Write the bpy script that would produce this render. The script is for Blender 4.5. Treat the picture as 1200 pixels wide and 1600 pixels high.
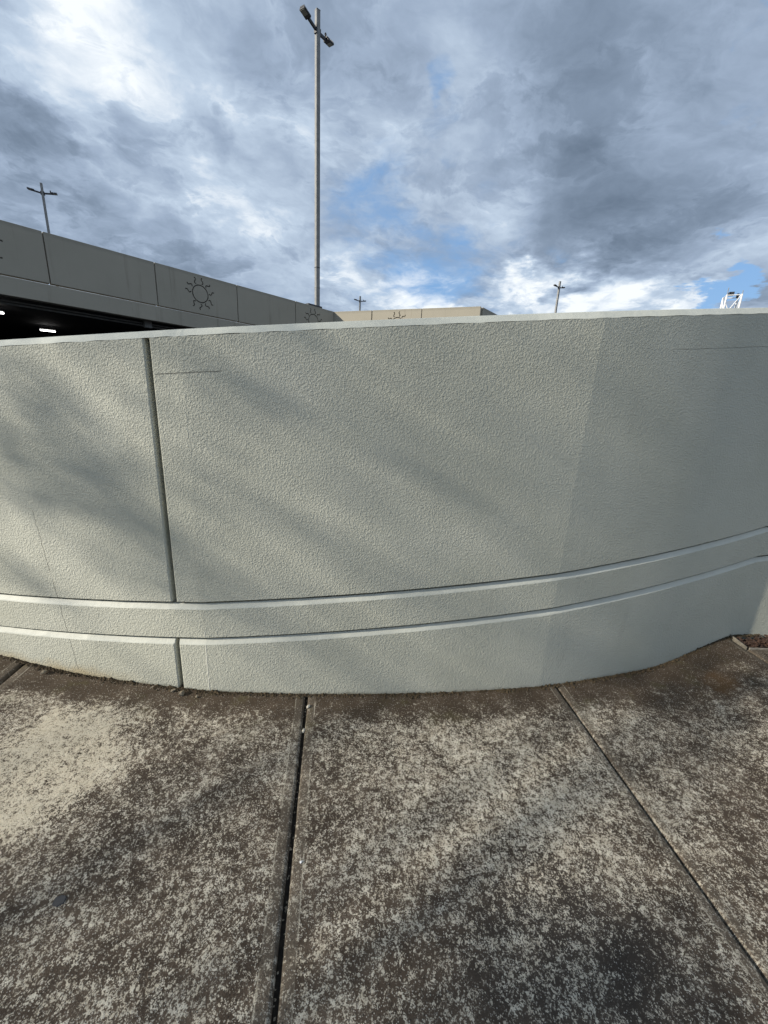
import bpy, bmesh, math, random
from mathutils import Vector, Matrix, noise

for o in list(bpy.data.objects):
    bpy.data.objects.remove(o, do_unlink=True)
sc = bpy.context.scene
COL = sc.collection
RND = random.Random(7)

# ------------------------------------------------------------------ camera
PITCH, ROLL, EYE = math.radians(15.5), math.radians(2.8), 1.5
cam_d = bpy.data.cameras.new('camera')
cam = bpy.data.objects.new('camera', cam_d)
COL.objects.link(cam)
cam_d.sensor_fit = 'VERTICAL'
cam_d.sensor_height = 36.0
cam_d.sensor_width = 27.0
cam_d.lens = 610.0 / 1600.0 * 36.0
cam_d.clip_start = 0.05
cam_d.clip_end = 5000
_R = Vector((1, 0, 0))
_U = Vector((0, math.sin(PITCH), math.cos(PITCH)))
_F = Vector((0, math.cos(PITCH), -math.sin(PITCH)))
_r = _R * math.cos(ROLL) + _U * math.sin(ROLL)
_u = -_R * math.sin(ROLL) + _U * math.cos(ROLL)
cam.matrix_world = Matrix(((_r.x, _u.x, -_F.x, 0), (_r.y, _u.y, -_F.y, 0), (_r.z, _u.z, -_F.z, EYE), (0, 0, 0, 1)))
sc.camera = cam

# ------------------------------------------------------------------ sun
SUN_AZ, SUN_EL = math.radians(72), math.radians(24)          # azimuth measured from straight behind the viewer towards the left
SUN = Vector((-math.sin(SUN_AZ) * math.cos(SUN_EL), -math.cos(SUN_AZ) * math.cos(SUN_EL), math.sin(SUN_EL)))
sd = bpy.data.lights.new('sun', 'SUN')
sd.energy = 5.0
sd.angle = math.radians(0.55)
sd.color = (1.0, 0.93, 0.81)
so = bpy.data.objects.new('sun', sd)
COL.objects.link(so)
so.rotation_euler = SUN.to_track_quat('Z', 'Y').to_euler()
so.location = (-8, -6, 12)

sc.view_settings.view_transform = 'Standard'
sc.view_settings.look = 'None'
sc.view_settings.gamma = 1
sc.view_settings.use_curve_mapping = False
sc.view_settings.exposure = 0.2


# ------------------------------------------------------------------ node helper
class N:
    def __init__(s, tree):
        s.t = tree
        s.t.nodes.clear()

    def new(s, kind, **kw):
        n = s.t.nodes.new(kind)
        for k, v in kw.items():
            setattr(n, k, v)
        return n

    def put(s, sock, v):
        if v is None:
            return
        if hasattr(v, 'is_output'):
            s.t.links.new(v, sock)
        else:
            if isinstance(v, (tuple, list)) and sock.type == 'RGBA' and len(v) == 3:
                v = (*v, 1)
            sock.default_value = v

    def m(s, op, a, b=None, c=None, clamp=False):
        n = s.new('ShaderNodeMath', operation=op, use_clamp=clamp)
        for i, v in enumerate((a, b, c)):
            s.put(n.inputs[i], v)
        return n.outputs[0]

    def v(s, op, a, b=None, scale=None):
        n = s.new('ShaderNodeVectorMath', operation=op)
        s.put(n.inputs[0], a)
        s.put(n.inputs[1], b)
        if scale is not None:
            s.put(n.inputs[3], scale)
        return n.outputs[1] if op in ('DOT_PRODUCT', 'LENGTH', 'DISTANCE') else n.outputs[0]

    def step(s, x, a, b, lo=0.0, hi=1.0):
        n = s.new('ShaderNodeMapRange', interpolation_type='SMOOTHSTEP')
        for i, v in enumerate((x, a, b, lo, hi)):
            s.put(n.inputs[i], v)
        return n.outputs[0]

    def mix(s, f, a, b, blend='MIX'):
        n = s.new('ShaderNodeMix', data_type='RGBA', blend_type=blend)
        s.put(n.inputs[0], f)
        s.put(n.inputs[6], a)
        s.put(n.inputs[7], b)
        return n.outputs[2]

    def noise(s, vec, scale, detail=4, rough=0.5, dist=0.0, color=False):
        n = s.new('ShaderNodeTexNoise')
        s.put(n.inputs['Vector'], vec)
        n.inputs['Scale'].default_value = scale
        n.inputs['Detail'].default_value = detail
        n.inputs['Roughness'].default_value = rough
        n.inputs['Distortion'].default_value = dist
        return n.outputs['Color' if color else 'Fac']

    def voro(s, vec, scale, feature='F1', out='Distance', rand=1.0):
        n = s.new('ShaderNodeTexVoronoi', feature=feature)
        s.put(n.inputs['Vector'], vec)
        n.inputs['Scale'].default_value = scale
        n.inputs['Randomness'].default_value = rand
        return n.outputs[out]

    def xyz(s, vec):
        n = s.new('ShaderNodeSeparateXYZ')
        s.put(n.inputs[0], vec)
        return n.outputs

    def comb(s, x, y, z):
        n = s.new('ShaderNodeCombineXYZ')
        for i, v in enumerate((x, y, z)):
            s.put(n.inputs[i], v)
        return n.outputs[0]

    def bump(s, h, strength, dist, normal=None):
        n = s.new('ShaderNodeBump')
        n.inputs['Strength'].default_value = strength
        n.inputs['Distance'].default_value = dist
        s.put(n.inputs['Height'], h)
        if normal is not None:
            s.put(n.inputs['Normal'], normal)
        return n.outputs[0]

    def attr(s, name):
        return s.new('ShaderNodeAttribute', attribute_name=name).outputs['Fac']

    def obj(s):
        return s.new('ShaderNodeTexCoord').outputs['Object']

    def geo(s):
        return s.new('ShaderNodeNewGeometry').outputs['Position']

    def uv(s):
        return s.new('ShaderNodeTexCoord').outputs['UV']

    def out(s, col, rough=0.7, normal=None, spec=0.3, metal=0.0, emit=None, estr=0.0):
        b = s.new('ShaderNodeBsdfPrincipled')
        s.put(b.inputs['Base Color'], col)
        s.put(b.inputs['Roughness'], rough)
        s.put(b.inputs['Metallic'], metal)
        b.inputs['Specular IOR Level'].default_value = spec
        if normal is not None:
            s.put(b.inputs['Normal'], normal)
        if emit is not None:
            s.put(b.inputs['Emission Color'], emit)
            b.inputs['Emission Strength'].default_value = estr
        o = s.new('ShaderNodeOutputMaterial')
        s.t.links.new(b.outputs[0], o.inputs[0])
        return b


def material(name):
    m = bpy.data.materials.new(name)
    m.use_nodes = True
    return m, N(m.node_tree)


# ------------------------------------------------------------------ world: daylight sky with broken cloud
def view_dir(px, py):
    """direction in the world of a spot of the sky, from its place on the 1200 x 1600 view"""
    x, y = (px - 600) / 610.0, -(py - 800) / 610.0
    return (_r * x + _u * y + _F).normalized()


w = bpy.data.worlds.new('World')
sc.world = w
w.use_nodes = True
n = N(w.node_tree)
sky = n.new('ShaderNodeTexSky', sky_type='NISHITA')
sky.sun_disc = False
sky.sun_elevation = SUN_EL
sky.sun_rotation = math.atan2(SUN.x, SUN.y)
sky.altitude = 50
d = n.v('NORMALIZE', n.new('ShaderNodeTexCoord').outputs['Generated'])
dx, dy, dz = n.xyz(d)
zz = n.m('ADD', n.m('MAXIMUM', dz, 0.0), 0.16)
p = n.comb(n.m('DIVIDE', dx, zz), n.m('DIVIDE', dy, zz), 0.37)
wv = n.v('SUBTRACT', n.noise(p, 0.9, 5, 0.55, color=True), (0.5, 0.5, 0.5))
q = n.v('ADD', p, n.v('SCALE', wv, scale=0.55))
wv2 = n.v('SUBTRACT', n.noise(q, 4.0, 4, 0.6, color=True), (0.5, 0.5, 0.5))
q2 = n.v('ADD', q, n.v('SCALE', wv2, scale=0.12))
wd = n.v('NORMALIZE', n.v('ADD', d, n.v('SCALE', n.v('SUBTRACT', n.noise(p, 2.2, 6, 0.6, color=True), (0.5, 0.5, 0.5)), scale=0.30)))


def blobs(lst):
    tot = None
    for px, py, rad, amt in lst:
        c = view_dir(px, py)
        e = view_dir(px + rad * 0.7, py + rad * 0.7)
        f = n.step(n.v('DOT_PRODUCT', wd, tuple(c)), c.dot(e), 1.0, 0.0, amt)
        tot = f if tot is None else n.m('ADD', tot, f)
    return tot


shade_b = blobs([(250, 140, 250, .24), (110, 20, 190, .14), (400, 250, 140, .10), (450, 330, 90, .08), (420, 130, 130, .10), (715, 190, 150, .12), (330, 300, 90, .10),
                 (940, 480, 90, .50), (800, 470, 60, .40), (660, 470, 80, .5), (1050, 485, 70, .4), (880, 478, 60, .3), (700, 478, 50, .3), (590, 470, 40, .25), (540, 440, 60, .2),
                 (800, 438, 34, .25), (40, 190, 160, -.30), (0, 120, 130, -.16), (330, 205, 70, -.18), (360, 250, 70, -.16),
                 (220, 350, 190, -.16), (60, 300, 150, -.10), (900, 330, 120, -.24), (1000, 150, 340, -.16), (1130, 300, 220, -.14),
                 (690, 335, 90, -.12), (1180, 450, 70, -.16), (1060, 420, 90, .06)])
cover_b = blobs([(672, 84, 34, -.20), (715, 240, 40, -.10), (810, 300, 80, -.14), (570, 425, 150, -.10), (740, 405, 110, -.13),
                 (850, 380, 70, -.16), (1115, 462, 60, -.75), (1150, 175, 40, -.22), (1190, 10, 50, -.3), (375, 60, 60, -.2),
                 (690, 430, 110, -.16), (905, 400, 60, -.3), (250, 120, 200, .1), (1000, 250, 300, .14), (600, 330, 80, -.12), (960, 475, 90, .3)])
f1 = n.noise(q2, 1.7, 10, 0.58)
f2 = n.noise(q2, 5.6, 10, 0.60)
f3 = n.noise(n.v('ADD', q2, (7.3, 2.1, 0.8)), 1.7, 10, 0.58)
cover = n.step(n.m('ADD', n.m('ADD', n.m('ADD', f1, n.m('MULTIPLY', n.m('SUBTRACT', f2, .5), .5)), cover_b), 0.19), 0.22, 0.60)
sh = n.m('ADD', n.m('MULTIPLY', n.m('SUBTRACT', f3, 0.5), 1.35), n.m('MULTIPLY', n.m('SUBTRACT', f2, 0.5), 0.72))
f4 = n.noise(n.v('ADD', q2, (3.1, 8.4, 1.7)), 3.0, 11, 0.62)
cl = n.step(f4, .50, .60)
sh = n.m('SUBTRACT', n.m('ADD', sh, 0.06), n.m('MULTIPLY', cl, .12))
rim = n.m('MULTIPLY', n.step(f4, .46, .51), n.step(f4, .51, .55, 1.0, 0.0))
sh = n.m('ADD', sh, n.m('MULTIPLY', rim, .05))
sh = n.m('ADD', n.m('ADD', sh, shade_b), 0.47)
sh = n.m('ADD', n.m('MULTIPLY', sh, .80), .13)
ramp = n.new('ShaderNodeValToRGB')
n.put(ramp.inputs[0], sh)
cr = ramp.color_ramp
cr.elements[0].position, cr.elements[0].color = 0.0, (.128, .170, .232, 1)
cr.elements[1].position, cr.elements[1].color = 1.0, (.86, .90, .93, 1)
for pos, c in ((.30, (.215, .275, .365, 1)), (.50, (.315, .392, .510, 1)), (.74, (.48, .575, .695, 1))):
    e = cr.elements.new(pos)
    e.color = c
BG = 0.1
cloud = n.v('SCALE', ramp.outputs[0], scale=1.0 / BG)
blue = n.mix(0.6, n.v('SCALE', sky.outputs[0], scale=1.0), (2.2, 4.4, 8.0))
skycol = n.mix(n.m('MULTIPLY', cover, 0.97), blue, cloud)
bgn = n.new('ShaderNodeBackground')
n.put(bgn.inputs[0], skycol)
bgn.inputs[1].default_value = BG
wo = n.new('ShaderNodeOutputWorld')
n.t.links.new(bgn.outputs[0], wo.inputs[0])


# ------------------------------------------------------------------ object helpers
def link(o, parent=None):
    COL.objects.link(o)
    if parent is not None:
        o.parent = parent
    return o


def thing(name, label, cat, loc=(0, 0, 0), rz=0, group=None):
    o = bpy.data.objects.new(name, None)
    o.empty_display_size = 0.1
    o.location = loc
    o.rotation_euler = (0, 0, rz)
    o['label'] = label
    o['category'] = cat
    if group:
        o['group'] = group
    return link(o)


def meshobj(name, verts, faces, mat, parent=None, smooth=False, uvs=None):
    me = bpy.data.meshes.new(name)
    me.from_pydata([tuple(v) for v in verts], [], faces)
    bm = bmesh.new()
    bm.from_mesh(me)
    bmesh.ops.recalc_face_normals(bm, faces=bm.faces)
    bm.to_mesh(me)
    bm.free()
    if uvs is not None:
        ul = me.uv_layers.new(name='UVMap')
        for lp in me.loops:
            ul.data[lp.index].uv = uvs[lp.vertex_index]
    me.materials.append(mat)
    if smooth:
        me.shade_smooth()
    return link(bpy.data.objects.new(name, me), parent)


def from_bm(name, bm, mat, parent=None, smooth=False):
    bmesh.ops.recalc_face_normals(bm, faces=bm.faces)
    me = bpy.data.meshes.new(name)
    bm.to_mesh(me)
    bm.free()
    me.materials.append(mat)
    if smooth:
        me.shade_smooth()
    return link(bpy.data.objects.new(name, me), parent)


def bm_box(bm, c, s, rot=None, bev=0.0):
    r = bmesh.ops.create_cube(bm, size=1.0)
    vs = r['verts']
    M = Matrix.Translation(Vector(c)) @ (rot.to_4x4() if rot else Matrix.Identity(4)) @ Matrix.Diagonal((*s, 1))
    bmesh.ops.transform(bm, matrix=M, verts=vs)
    if bev:
        es = list({e for v in vs for e in v.link_edges})
        bmesh.ops.bevel(bm, geom=es, offset=bev, segments=2, affect='EDGES', profile=0.5)


def bm_tube(bm, a, b, r0, r1=None, seg=8):
    a, b = Vector(a), Vector(b)
    r1 = r0 if r1 is None else r1
    q = (b - a).to_track_quat('Z', 'Y')
    r = bmesh.ops.create_cone(bm, cap_ends=True, segments=seg, radius1=r0, radius2=r1, depth=(b - a).length)
    bmesh.ops.transform(bm, matrix=Matrix.Translation((a + b) / 2) @ q.to_matrix().to_4x4(), verts=r['verts'])


# ------------------------------------------------------------------ materials
def mat_wall():
    m, n = material('stippled_wall_paint')
    P = n.geo()
    U = n.xyz(n.uv())
    u, v = U[0], U[1]
    # orange-peel roller stipple: short ridges, thick here and thin there
    wob = n.v('ADD', P, n.v('SCALE', n.v('SUBTRACT', n.noise(P, 60, 2, 0.5, color=True), (.5, .5, .5)), scale=0.008))
    a = n.noise(wob, 150, 2.0, 0.5, 0.3)
    b = n.noise(wob, 98, 1.5, 0.45, 0.5)
    patch = n.noise(P, 3.1, 4, 0.6)
    hgt = n.m('ADD', n.m('MULTIPLY', n.step(a, 0.40, 0.66), n.step(patch, .30, .62, .45, 1.0)), n.m('MULTIPLY', n.step(b, .4, .7), 0.7))
    # hairline crack and scratch, cut into the paint
    cr_off = n.m('MULTIPLY', n.m('SUBTRACT', n.noise(P, 30, 3, 0.6), 0.5), 0.016)
    cu = n.m('ADD', n.m('ADD', n.m('MULTIPLY', v, -0.105), -0.988), cr_off)
    crack = n.m('MULTIPLY', n.step(n.m('ABSOLUTE', n.m('SUBTRACT', u, cu)), 0.0008, 0.0022, 1.0, 0.0),
                n.step(v, .90, .93, 1.0, 0.0))
    crack = n.m('MULTIPLY', crack, n.step(n.noise(P, 18, 2, .5), .36, .46))
    sv = n.m('ADD', n.m('ADD', n.m('MULTIPLY', u, 0.090), 1.6050), n.m('MULTIPLY', n.m('SUBTRACT', n.noise(P, 25, 2, .5), .5), .006))
    scr = n.m('MULTIPLY', n.step(n.m('ABSOLUTE', n.m('SUBTRACT', v, sv)), 0.0008, 0.0026, 1.0, 0.0),
              n.m('MULTIPLY', n.step(u, -.362, -.355), n.step(u, -.09, -.06, 1.0, 0.0)))
    seam = n.m('MULTIPLY', n.step(n.m('ABSOLUTE', n.m('ADD', u, .2402)), .0012, .0032, 1.0, 0.0), n.step(v, .345, .365, 1.0, 0.0))
    sv2 = n.m('ADD', n.m('ADD', n.m('MULTIPLY', u, 0.1045), 1.5990), n.m('MULTIPLY', n.m('SUBTRACT', n.noise(P, 25, 2, .5), .5), .008))
    scr2 = n.m('MULTIPLY', n.step(n.m('ABSOLUTE', n.m('SUBTRACT', v, sv2)), 0.0008, 0.0030, .5, 0.0), n.step(u, 1.90, 2.05))
    cut = n.m('MAXIMUM', n.m('MAXIMUM', crack, scr), scr2)
    nrm = n.bump(n.m('SUBTRACT', n.m('ADD', hgt, n.m('MULTIPLY', seam, 1.5)), n.m('MULTIPLY', cut, 1.2)), 0.55, 0.0034)
    big = n.noise(P, 1.3, 3, 0.5)
    nrm = n.bump(big, 0.35, 0.05, nrm)
    col = n.mix(n.step(n.noise(P, 1.6, 5, .6), .3, .7), (.482, .482, .398), (.532, .532, .446))
    col = n.mix(n.m('MULTIPLY', n.step(n.noise(P, 7, 6, .7), .55, .8), .25), col, (.40, .395, .34))
    # rusty splash stain low on the wall at its left part, ragged upper border
    edge = n.m('ADD', v, n.m('MULTIPLY', n.m('SUBTRACT', n.noise(P, 9, 6, .65), .5), .13))
    stain = n.m('MULTIPLY', n.step(edge, 0.0, 0.085, 1.0, 0.0), n.step(u, -.55, -.95))
    col = n.mix(n.m('MULTIPLY', stain, .62), col, (.40, .30, .145))
    edge2 = n.m('ADD', v, n.m('MULTIPLY', n.m('SUBTRACT', n.noise(P, 22, 6, .7), .5), .05))
    col = n.mix(n.step(edge2, -.012, .02, .75, 0.0), col, (.105, .095, .062))
    drip = n.noise(n.comb(n.m('MULTIPLY', u, 1.0), 0.0, n.m('MULTIPLY', v, .10)), 11, 6, .65)
    col = n.mix(n.m('MULTIPLY', n.step(drip, .56, .74), .22), col, (.33, .325, .275))
    col = n.mix(n.m('MULTIPLY', n.step(n.noise(n.comb(u, v, 0.0), .9, 3, .5), .5, .62), .13), col, (.60, .60, .54))
    col = n.mix(n.m('MULTIPLY', seam, .6), col, (.66, .66, .60))
    col = n.mix(n.m('MULTIPLY', cut, .8), col, (.07, .068, .06))
    n.out(col, 0.62, nrm, 0.25)
    return m


def mat_trim():
    m, n = material('smooth_wall_paint')
    P = n.geo()
    col = n.mix(n.step(n.noise(P, 3, 5, .6), .3, .7), (.50, .505, .44), (.57, .575, .505))
    chips = n.step(n.noise(P, 70, 5, .7), .66, .72)
    col = n.mix(n.m('MULTIPLY', chips, .5), col, (.30, .29, .25))
    nrm = n.bump(n.noise(P, 120, 4, .6), .35, .002)
    nrm = n.bump(n.noise(P, 22, 3, .6), .35, .006, nrm)
    n.out(col, 0.55, nrm, 0.3)
    return m


def mat_core():
    m, n = material('joint_backing')
    P = n.geo()
    n.out(n.mix(n.noise(P, 60, 5, .7), (.20, .195, .17), (.30, .295, .26)), .9, n.bump(n.noise(P, 200, 3, .6), .3, .002))
    return m


ARC_C, ARC_R = Vector((-.631, 9.247)), 7.533


def mat_slab():
    m, n = material('weathered_concrete')
    P = n.geo()
    X = n.xyz(P)
    flat = n.comb(X[0], X[1], 0.0)
    edge = n.attr('margin')
    seed = n.attr('seed')
    Q = n.v('ADD', flat, n.comb(n.m('MULTIPLY', seed, 3.7), n.m('MULTIPLY', seed, 1.9), seed))
    toward = n.m('SUBTRACT', n.v('DISTANCE', flat, (ARC_C.x, ARC_C.y, 0)), ARC_R)     # metres out from the wall
    big = n.noise(Q, 2.1, 4, .55, .3)
    mid = n.noise(Q, 9.0, 5, .62, .2)
    fine = n.noise(Q, 40, 6, .66, .1)
    grit = n.noise(Q, 330, 3, .65)
    # scrubbed pale patch at the left, more pale grains towards the middle
    dp = n.v('DISTANCE', n.v('MULTIPLY', n.v('SUBTRACT', flat, (-1.36, 1.27, 0)), (1.0, .95, 1.0)), (0, 0, 0))
    dp = n.m('ADD', dp, n.m('MULTIPLY', n.m('SUBTRACT', n.noise(Q, 5.5, 6, .62), .5), .34))
    patch = n.step(dp, .20, .38, 1.0, 0.0)
    mid_pale = n.step(n.v('DISTANCE', n.v('MULTIPLY', n.v('SUBTRACT', flat, (.62, 1.32, 0)), (.75, 1.0, 1.0)), (0, 0, 0)), .10, .75, 1.0, 0.0)
    damp_shade = n.step(n.m('ADD', toward, n.m('MULTIPLY', n.m('SUBTRACT', mid, .5), .16)), .02, n.step(X[0], 1.0, 1.9, .24, .52), 1.0, 0.0)  # damp moss along the wall; wider at right, where wall shade is painted in
    shade_patch = n.step(n.m('ADD', n.v('DISTANCE', n.v('MULTIPLY', n.v('SUBTRACT', flat, (.60, .74, 0)), (.8, 1.3, 1)), (0, 0, 0)), n.m('MULTIPLY', n.m('SUBTRACT', mid, .5), .25)), .10, .42, 1.0, 0.0)  # soft leaf shade painted into the concrete, near the viewer on the right
    # pale grains: every little grain is clean or covered by black growth, more often clean where the field is high
    Wp = n.v('ADD', Q, n.v('SCALE', n.v('SUBTRACT', n.noise(Q, 150, 3, .6, color=True), (.5, .5, .5)), scale=.0075))
    c1 = n.xyz(n.voro(Wp, 300, 'F1', 'Color'))[0]
    c2 = n.xyz(n.voro(Wp, 150, 'F1', 'Color'))[1]
    field = n.m('ADD', n.m('MULTIPLY', n.m('SUBTRACT', fine, .5), 1.30), n.m('MULTIPLY', n.m('SUBTRACT', mid, .5), .55))
    field = n.m('ADD', field, n.m('MULTIPLY', n.m('SUBTRACT', big, .5), .35))
    field = n.m('ADD', field, n.m('MULTIPLY', patch, .27))
    field = n.m('ADD', field, n.m('MULTIPLY', mid_pale, .11))
    field = n.m('SUBTRACT', field, n.m('MULTIPLY', damp_shade, .32))
    field = n.m('SUBTRACT', field, n.m('MULTIPLY', shade_patch, .05))
    field = n.m('SUBTRACT', field, n.m('MULTIPLY', edge, .03))
    field = n.m('ADD', field, n.m('MULTIPLY', n.m('SINE', n.m('MULTIPLY', seed, 5.3)), .02))
    t = n.m('ADD', field, n.m('MULTIPLY', n.m('SUBTRACT', c1, .5), .42))
    t = n.m('ADD', t, n.m('MULTIPLY', n.m('SUBTRACT', c2, .5), .27))
    t = n.m('ADD', t, n.m('MULTIPLY', n.m('SUBTRACT', grit, .5), .35))
    pale = n.step(n.m('SUBTRACT', t, .060), -.07, .16)
    dark = n.mix(n.step(mid, .35, .65), (.058, .043, .031), (.108, .082, .060))
    dark = n.mix(n.m('MULTIPLY', damp_shade, .55), dark, (.070, .050, .031))
    dark = n.mix(n.m('MULTIPLY', shade_patch, .6), dark, (.050, .043, .037))
    light = n.mix(n.step(n.noise(Q, 26, 4, .6), .35, .65), (.52, .465, .365), (.74, .69, .57))
    light = n.mix(n.m('MULTIPLY', n.step(c1, .3, .9), .4), light, (.40, .35, .27))
    light = n.mix(n.m('MULTIPLY', patch, .7), light, (.54, .48, .365))
    col = n.mix(pale, dark, light)
    ridge = n.m('MULTIPLY', n.m('MULTIPLY', edge, n.m('SUBTRACT', 1.0, edge)), 4.0)
    col = n.mix(n.m('MULTIPLY', edge, .35), col, (.17, .145, .112))
    col = n.mix(n.m('MULTIPLY', n.m('MULTIPLY', ridge, n.step(mid, .38, .6)), .7), col, (.48, .44, .35))
    # exposed sand grains, some white and some black
    cell = n.voro(Q, 210, 'F1', 'Distance')
    cid = n.xyz(n.voro(Q, 210, 'F1', 'Color'))
    white = n.m('MULTIPLY', n.step(cell, .20, .42, 1.0, 0.0), n.step(cid[0], .76, .80))
    col = n.mix(n.m('MULTIPLY', white, .8), col, (.62, .58, .50))
    blk = n.m('MULTIPLY', n.step(cell, .24, .46, 1.0, 0.0), n.step(cid[1], .80, .86))
    col = n.mix(n.m('MULTIPLY', blk, .75), col, (.035, .031, .027))
    # moss tint and rusty leaf stains
    moss = n.m('MULTIPLY', n.step(n.noise(Q, 6.5, 5, .65), .54, .68), n.step(toward, .02, .45, 1.0, 0.0))
    col = n.mix(n.m('MULTIPLY', moss, .45), col, (.085, .075, .030))
    rust = n.step(n.m('ADD', n.v('DISTANCE', flat, (1.98, 1.92, 0)), n.m('MULTIPLY', n.m('SUBTRACT', mid, .5), .2)), .03, .12, 1.0, 0.0)
    col = n.mix(n.m('MULTIPLY', rust, .55), col, (.135, .075, .030))
    h = n.m('ADD', n.m('MULTIPLY', fine, .9), n.m('ADD', n.m('MULTIPLY', grit, .55), n.m('MULTIPLY', n.m('SUBTRACT', white, blk), .22)))
    nrm = n.bump(h, .9, .0075)
    n.out(col, .88, nrm, .2)
    return m


def mat_simple(name, c1, c2, scale=8, rough=.8, bump=.2, bdist=.003, spec=.3, metal=0.0):
    m, n = material(name)
    P = n.geo()
    f = n.step(n.noise(P, scale, 6, .65), .3, .7)
    n.out(n.mix(f, c1, c2), rough, n.bump(n.noise(P, scale * 9, 4, .6), bump, bdist), spec, metal)
    return m


def mat_parapet():
    m, n = material('aged_precast_paint')
    P = n.geo()
    X = n.xyz(P)
    streak = n.noise(n.comb(n.m('MULTIPLY', X[0], 2.2), n.m('MULTIPLY', X[1], 2.2), n.m('MULTIPLY', X[2], .16)), 2.4, 5, .6)
    col = n.mix(n.noise(P, .9, 4, .6), (.345, .318, .255), (.425, .390, .315))
    col = n.mix(n.step(streak, .55, .78, 0, .55), col, (.20, .175, .135))
    top = n.m('MULTIPLY', n.step(X[2], 5.12, 5.24), n.noise(P, 5, 4, .6))
    col = n.mix(n.m('MULTIPLY', top, .55), col, (.16, .155, .13))
    n.out(col, .85, n.bump(n.noise(P, 45, 5, .6), .25, .006), .2)
    return m


def mat_emit(name, col, strength):
    m, n = material(name)
    n.out((.8, .8, .8), .4, None, .3, 0, col, strength)
    return m


def mat_leaf():
    m, n = material('tree_leaf')
    c = n.mix(n.noise(n.geo(), 3, 3, .6), (.040, .075, .022), (.085, .120, .035))
    n.out(c, .5, None, .35)
    return m


M_WALL, M_TRIM, M_CORE, M_SLAB = mat_wall(), mat_trim(), mat_core(), mat_slab()
M_PARA = mat_parapet()
M_DECK = mat_simple('deck_concrete', (.10, .10, .095), (.15, .148, .14), 1.5)
M_IN = mat_simple('shade_dark_interior_concrete', (.030, .030, .032), (.045, .045, .046), 1.0)  # near-black: the shade under the deck is put into the colour
M_EMB = mat_simple('grimy_shaded_groove', (.075, .070, .060), (.12, .11, .09), 9)  # grime, darkened further to paint in the shade inside the grooves
M_GALV = mat_simple('galvanised_steel', (.19, .19, .185), (.27, .27, .26), 5, .55, .08, .001, .4, .15)
M_DARK = mat_simple('dark_lamp_housing', (.022, .024, .028), (.035, .037, .042), 12, .5, .1, .001, .4)
M_LENS = mat_simple('lamp_lens', (.14, .145, .13), (.20, .20, .17), 20, .2, .05, .001, .6)
M_WHITE = mat_simple('white_steel_paint', (.72, .72, .71), (.82, .82, .81), 4, .4, .05, .001, .4)
M_SOIL = mat_simple('damp_soil', (.016, .011, .008), (.042, .027, .019), 26, .95, .9, .02)
M_JOINT = mat_simple('joint_dirt', (.012, .010, .008), (.035, .029, .022), 60, .95, .8, .006)
M_GROUND = mat_simple('asphalt', (.042, .042, .043), (.062, .061, .060), 20, .9, .4, .004)
M_GRIT = mat_simple('grit', (.10, .08, .055), (.34, .30, .23), 160, .9, .3, .001)
M_CRUMB = mat_simple('moss_crumb', (.030, .022, .012), (.085, .062, .035), 90, .95, .4, .002)
M_STONE = mat_simple('pale_stone', (.42, .39, .32), (.58, .55, .47), 60, .8, .5, .003)
M_BSTONE = mat_simple('brown_stone', (.16, .13, .095), (.33, .28, .20), 60, .85, .6, .004)
M_GUM = mat_simple('trodden_gum', (.050, .050, .052), (.075, .073, .073), 60, .7, .5, .002)
M_EDGE = mat_simple('slab_edge_highlight', (.13, .115, .09), (.30, .27, .22), 40, .85, .4, .003)  # pale tone paints the sunlit edge of the slab
M_CHIP = mat_simple('bark_chip', (.030, .016, .011), (.12, .072, .05), 70, .9, .5, .003)
M_BARK = mat_simple('tree_bark', (.085, .065, .048), (.17, .14, .11), 12, .95, .8, .02)
M_LEAF = mat_leaf()
M_TUBE = mat_emit('lit_tube', (1.0, .98, .95), 6.0)


# ------------------------------------------------------------------ ground
def ground_rise(x):
    def ss(t):
        t = min(max(t, 0), 1)
        return t * t * (3 - 2 * t)
    return .110 * ss((x - 1.60) / .80) + .030 * ss((-1.5 - x) / .7)


def ring_ground():
    v, f = [], []
    xs = [-900, -60, -12, -5, 5, 12, 60, 900]
    for y in xs:
        for x in xs:
            v.append((x, y, -.075))
    k = len(xs)
    for j in range(k - 1):
        for i in range(k - 1):
            f.append((j * k + i, j * k + i + 1, (j + 1) * k + i + 1, (j + 1) * k + i))
    o = meshobj('ground', v, f, M_GROUND)
    o['kind'] = 'structure'


ring_ground()

# wall plan ---------------------------------------------------------
FACETS = [-.62, -.30, -.0319, .2076, .412]
TH_END = .412


def arc_r(th):
    for a, b in zip(FACETS[:-1], FACETS[1:]):
        if a <= th <= b:
            chord = ARC_R * math.cos((b - a) / 2) / math.cos(th - (a + b) / 2)
            return .73 * ARC_R + .27 * chord
    return ARC_R


_end_n = None


def wall_pt(th, depth=0.0):
    """front of the wall (depth grows into it) at arc angle th; beyond the end it runs on straight"""
    if th <= TH_END:
        r = arc_r(th) - depth
        return Vector((ARC_C.x + r * math.sin(th), ARC_C.y - r * math.cos(th)))
    ex = ARC_C.x + ARC_R * math.sin(TH_END)
    ey = ARC_C.y - ARC_R * math.cos(TH_END)
    d = (th - TH_END) * ARC_R
    a = math.radians(7.5)
    bl = min(d / .05, 1)
    t = Vector((math.cos(a), math.sin(a)))
    nn = Vector((-math.sin(a), math.cos(a)))
    n0 = Vector((-math.sin(TH_END), math.cos(TH_END)))
    return Vector((ex, ey)) + t * d + (nn * bl + n0 * (1 - bl)).normalized() * depth


def zt(p):
    return 1.6530 + .09 * p.x + .11 * p.y


def zg1(p):
    return .4100 + .09 * p.x + .11 * p.y


def zg2(p):
    return .2095 + .09 * p.x + .11 * p.y


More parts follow.
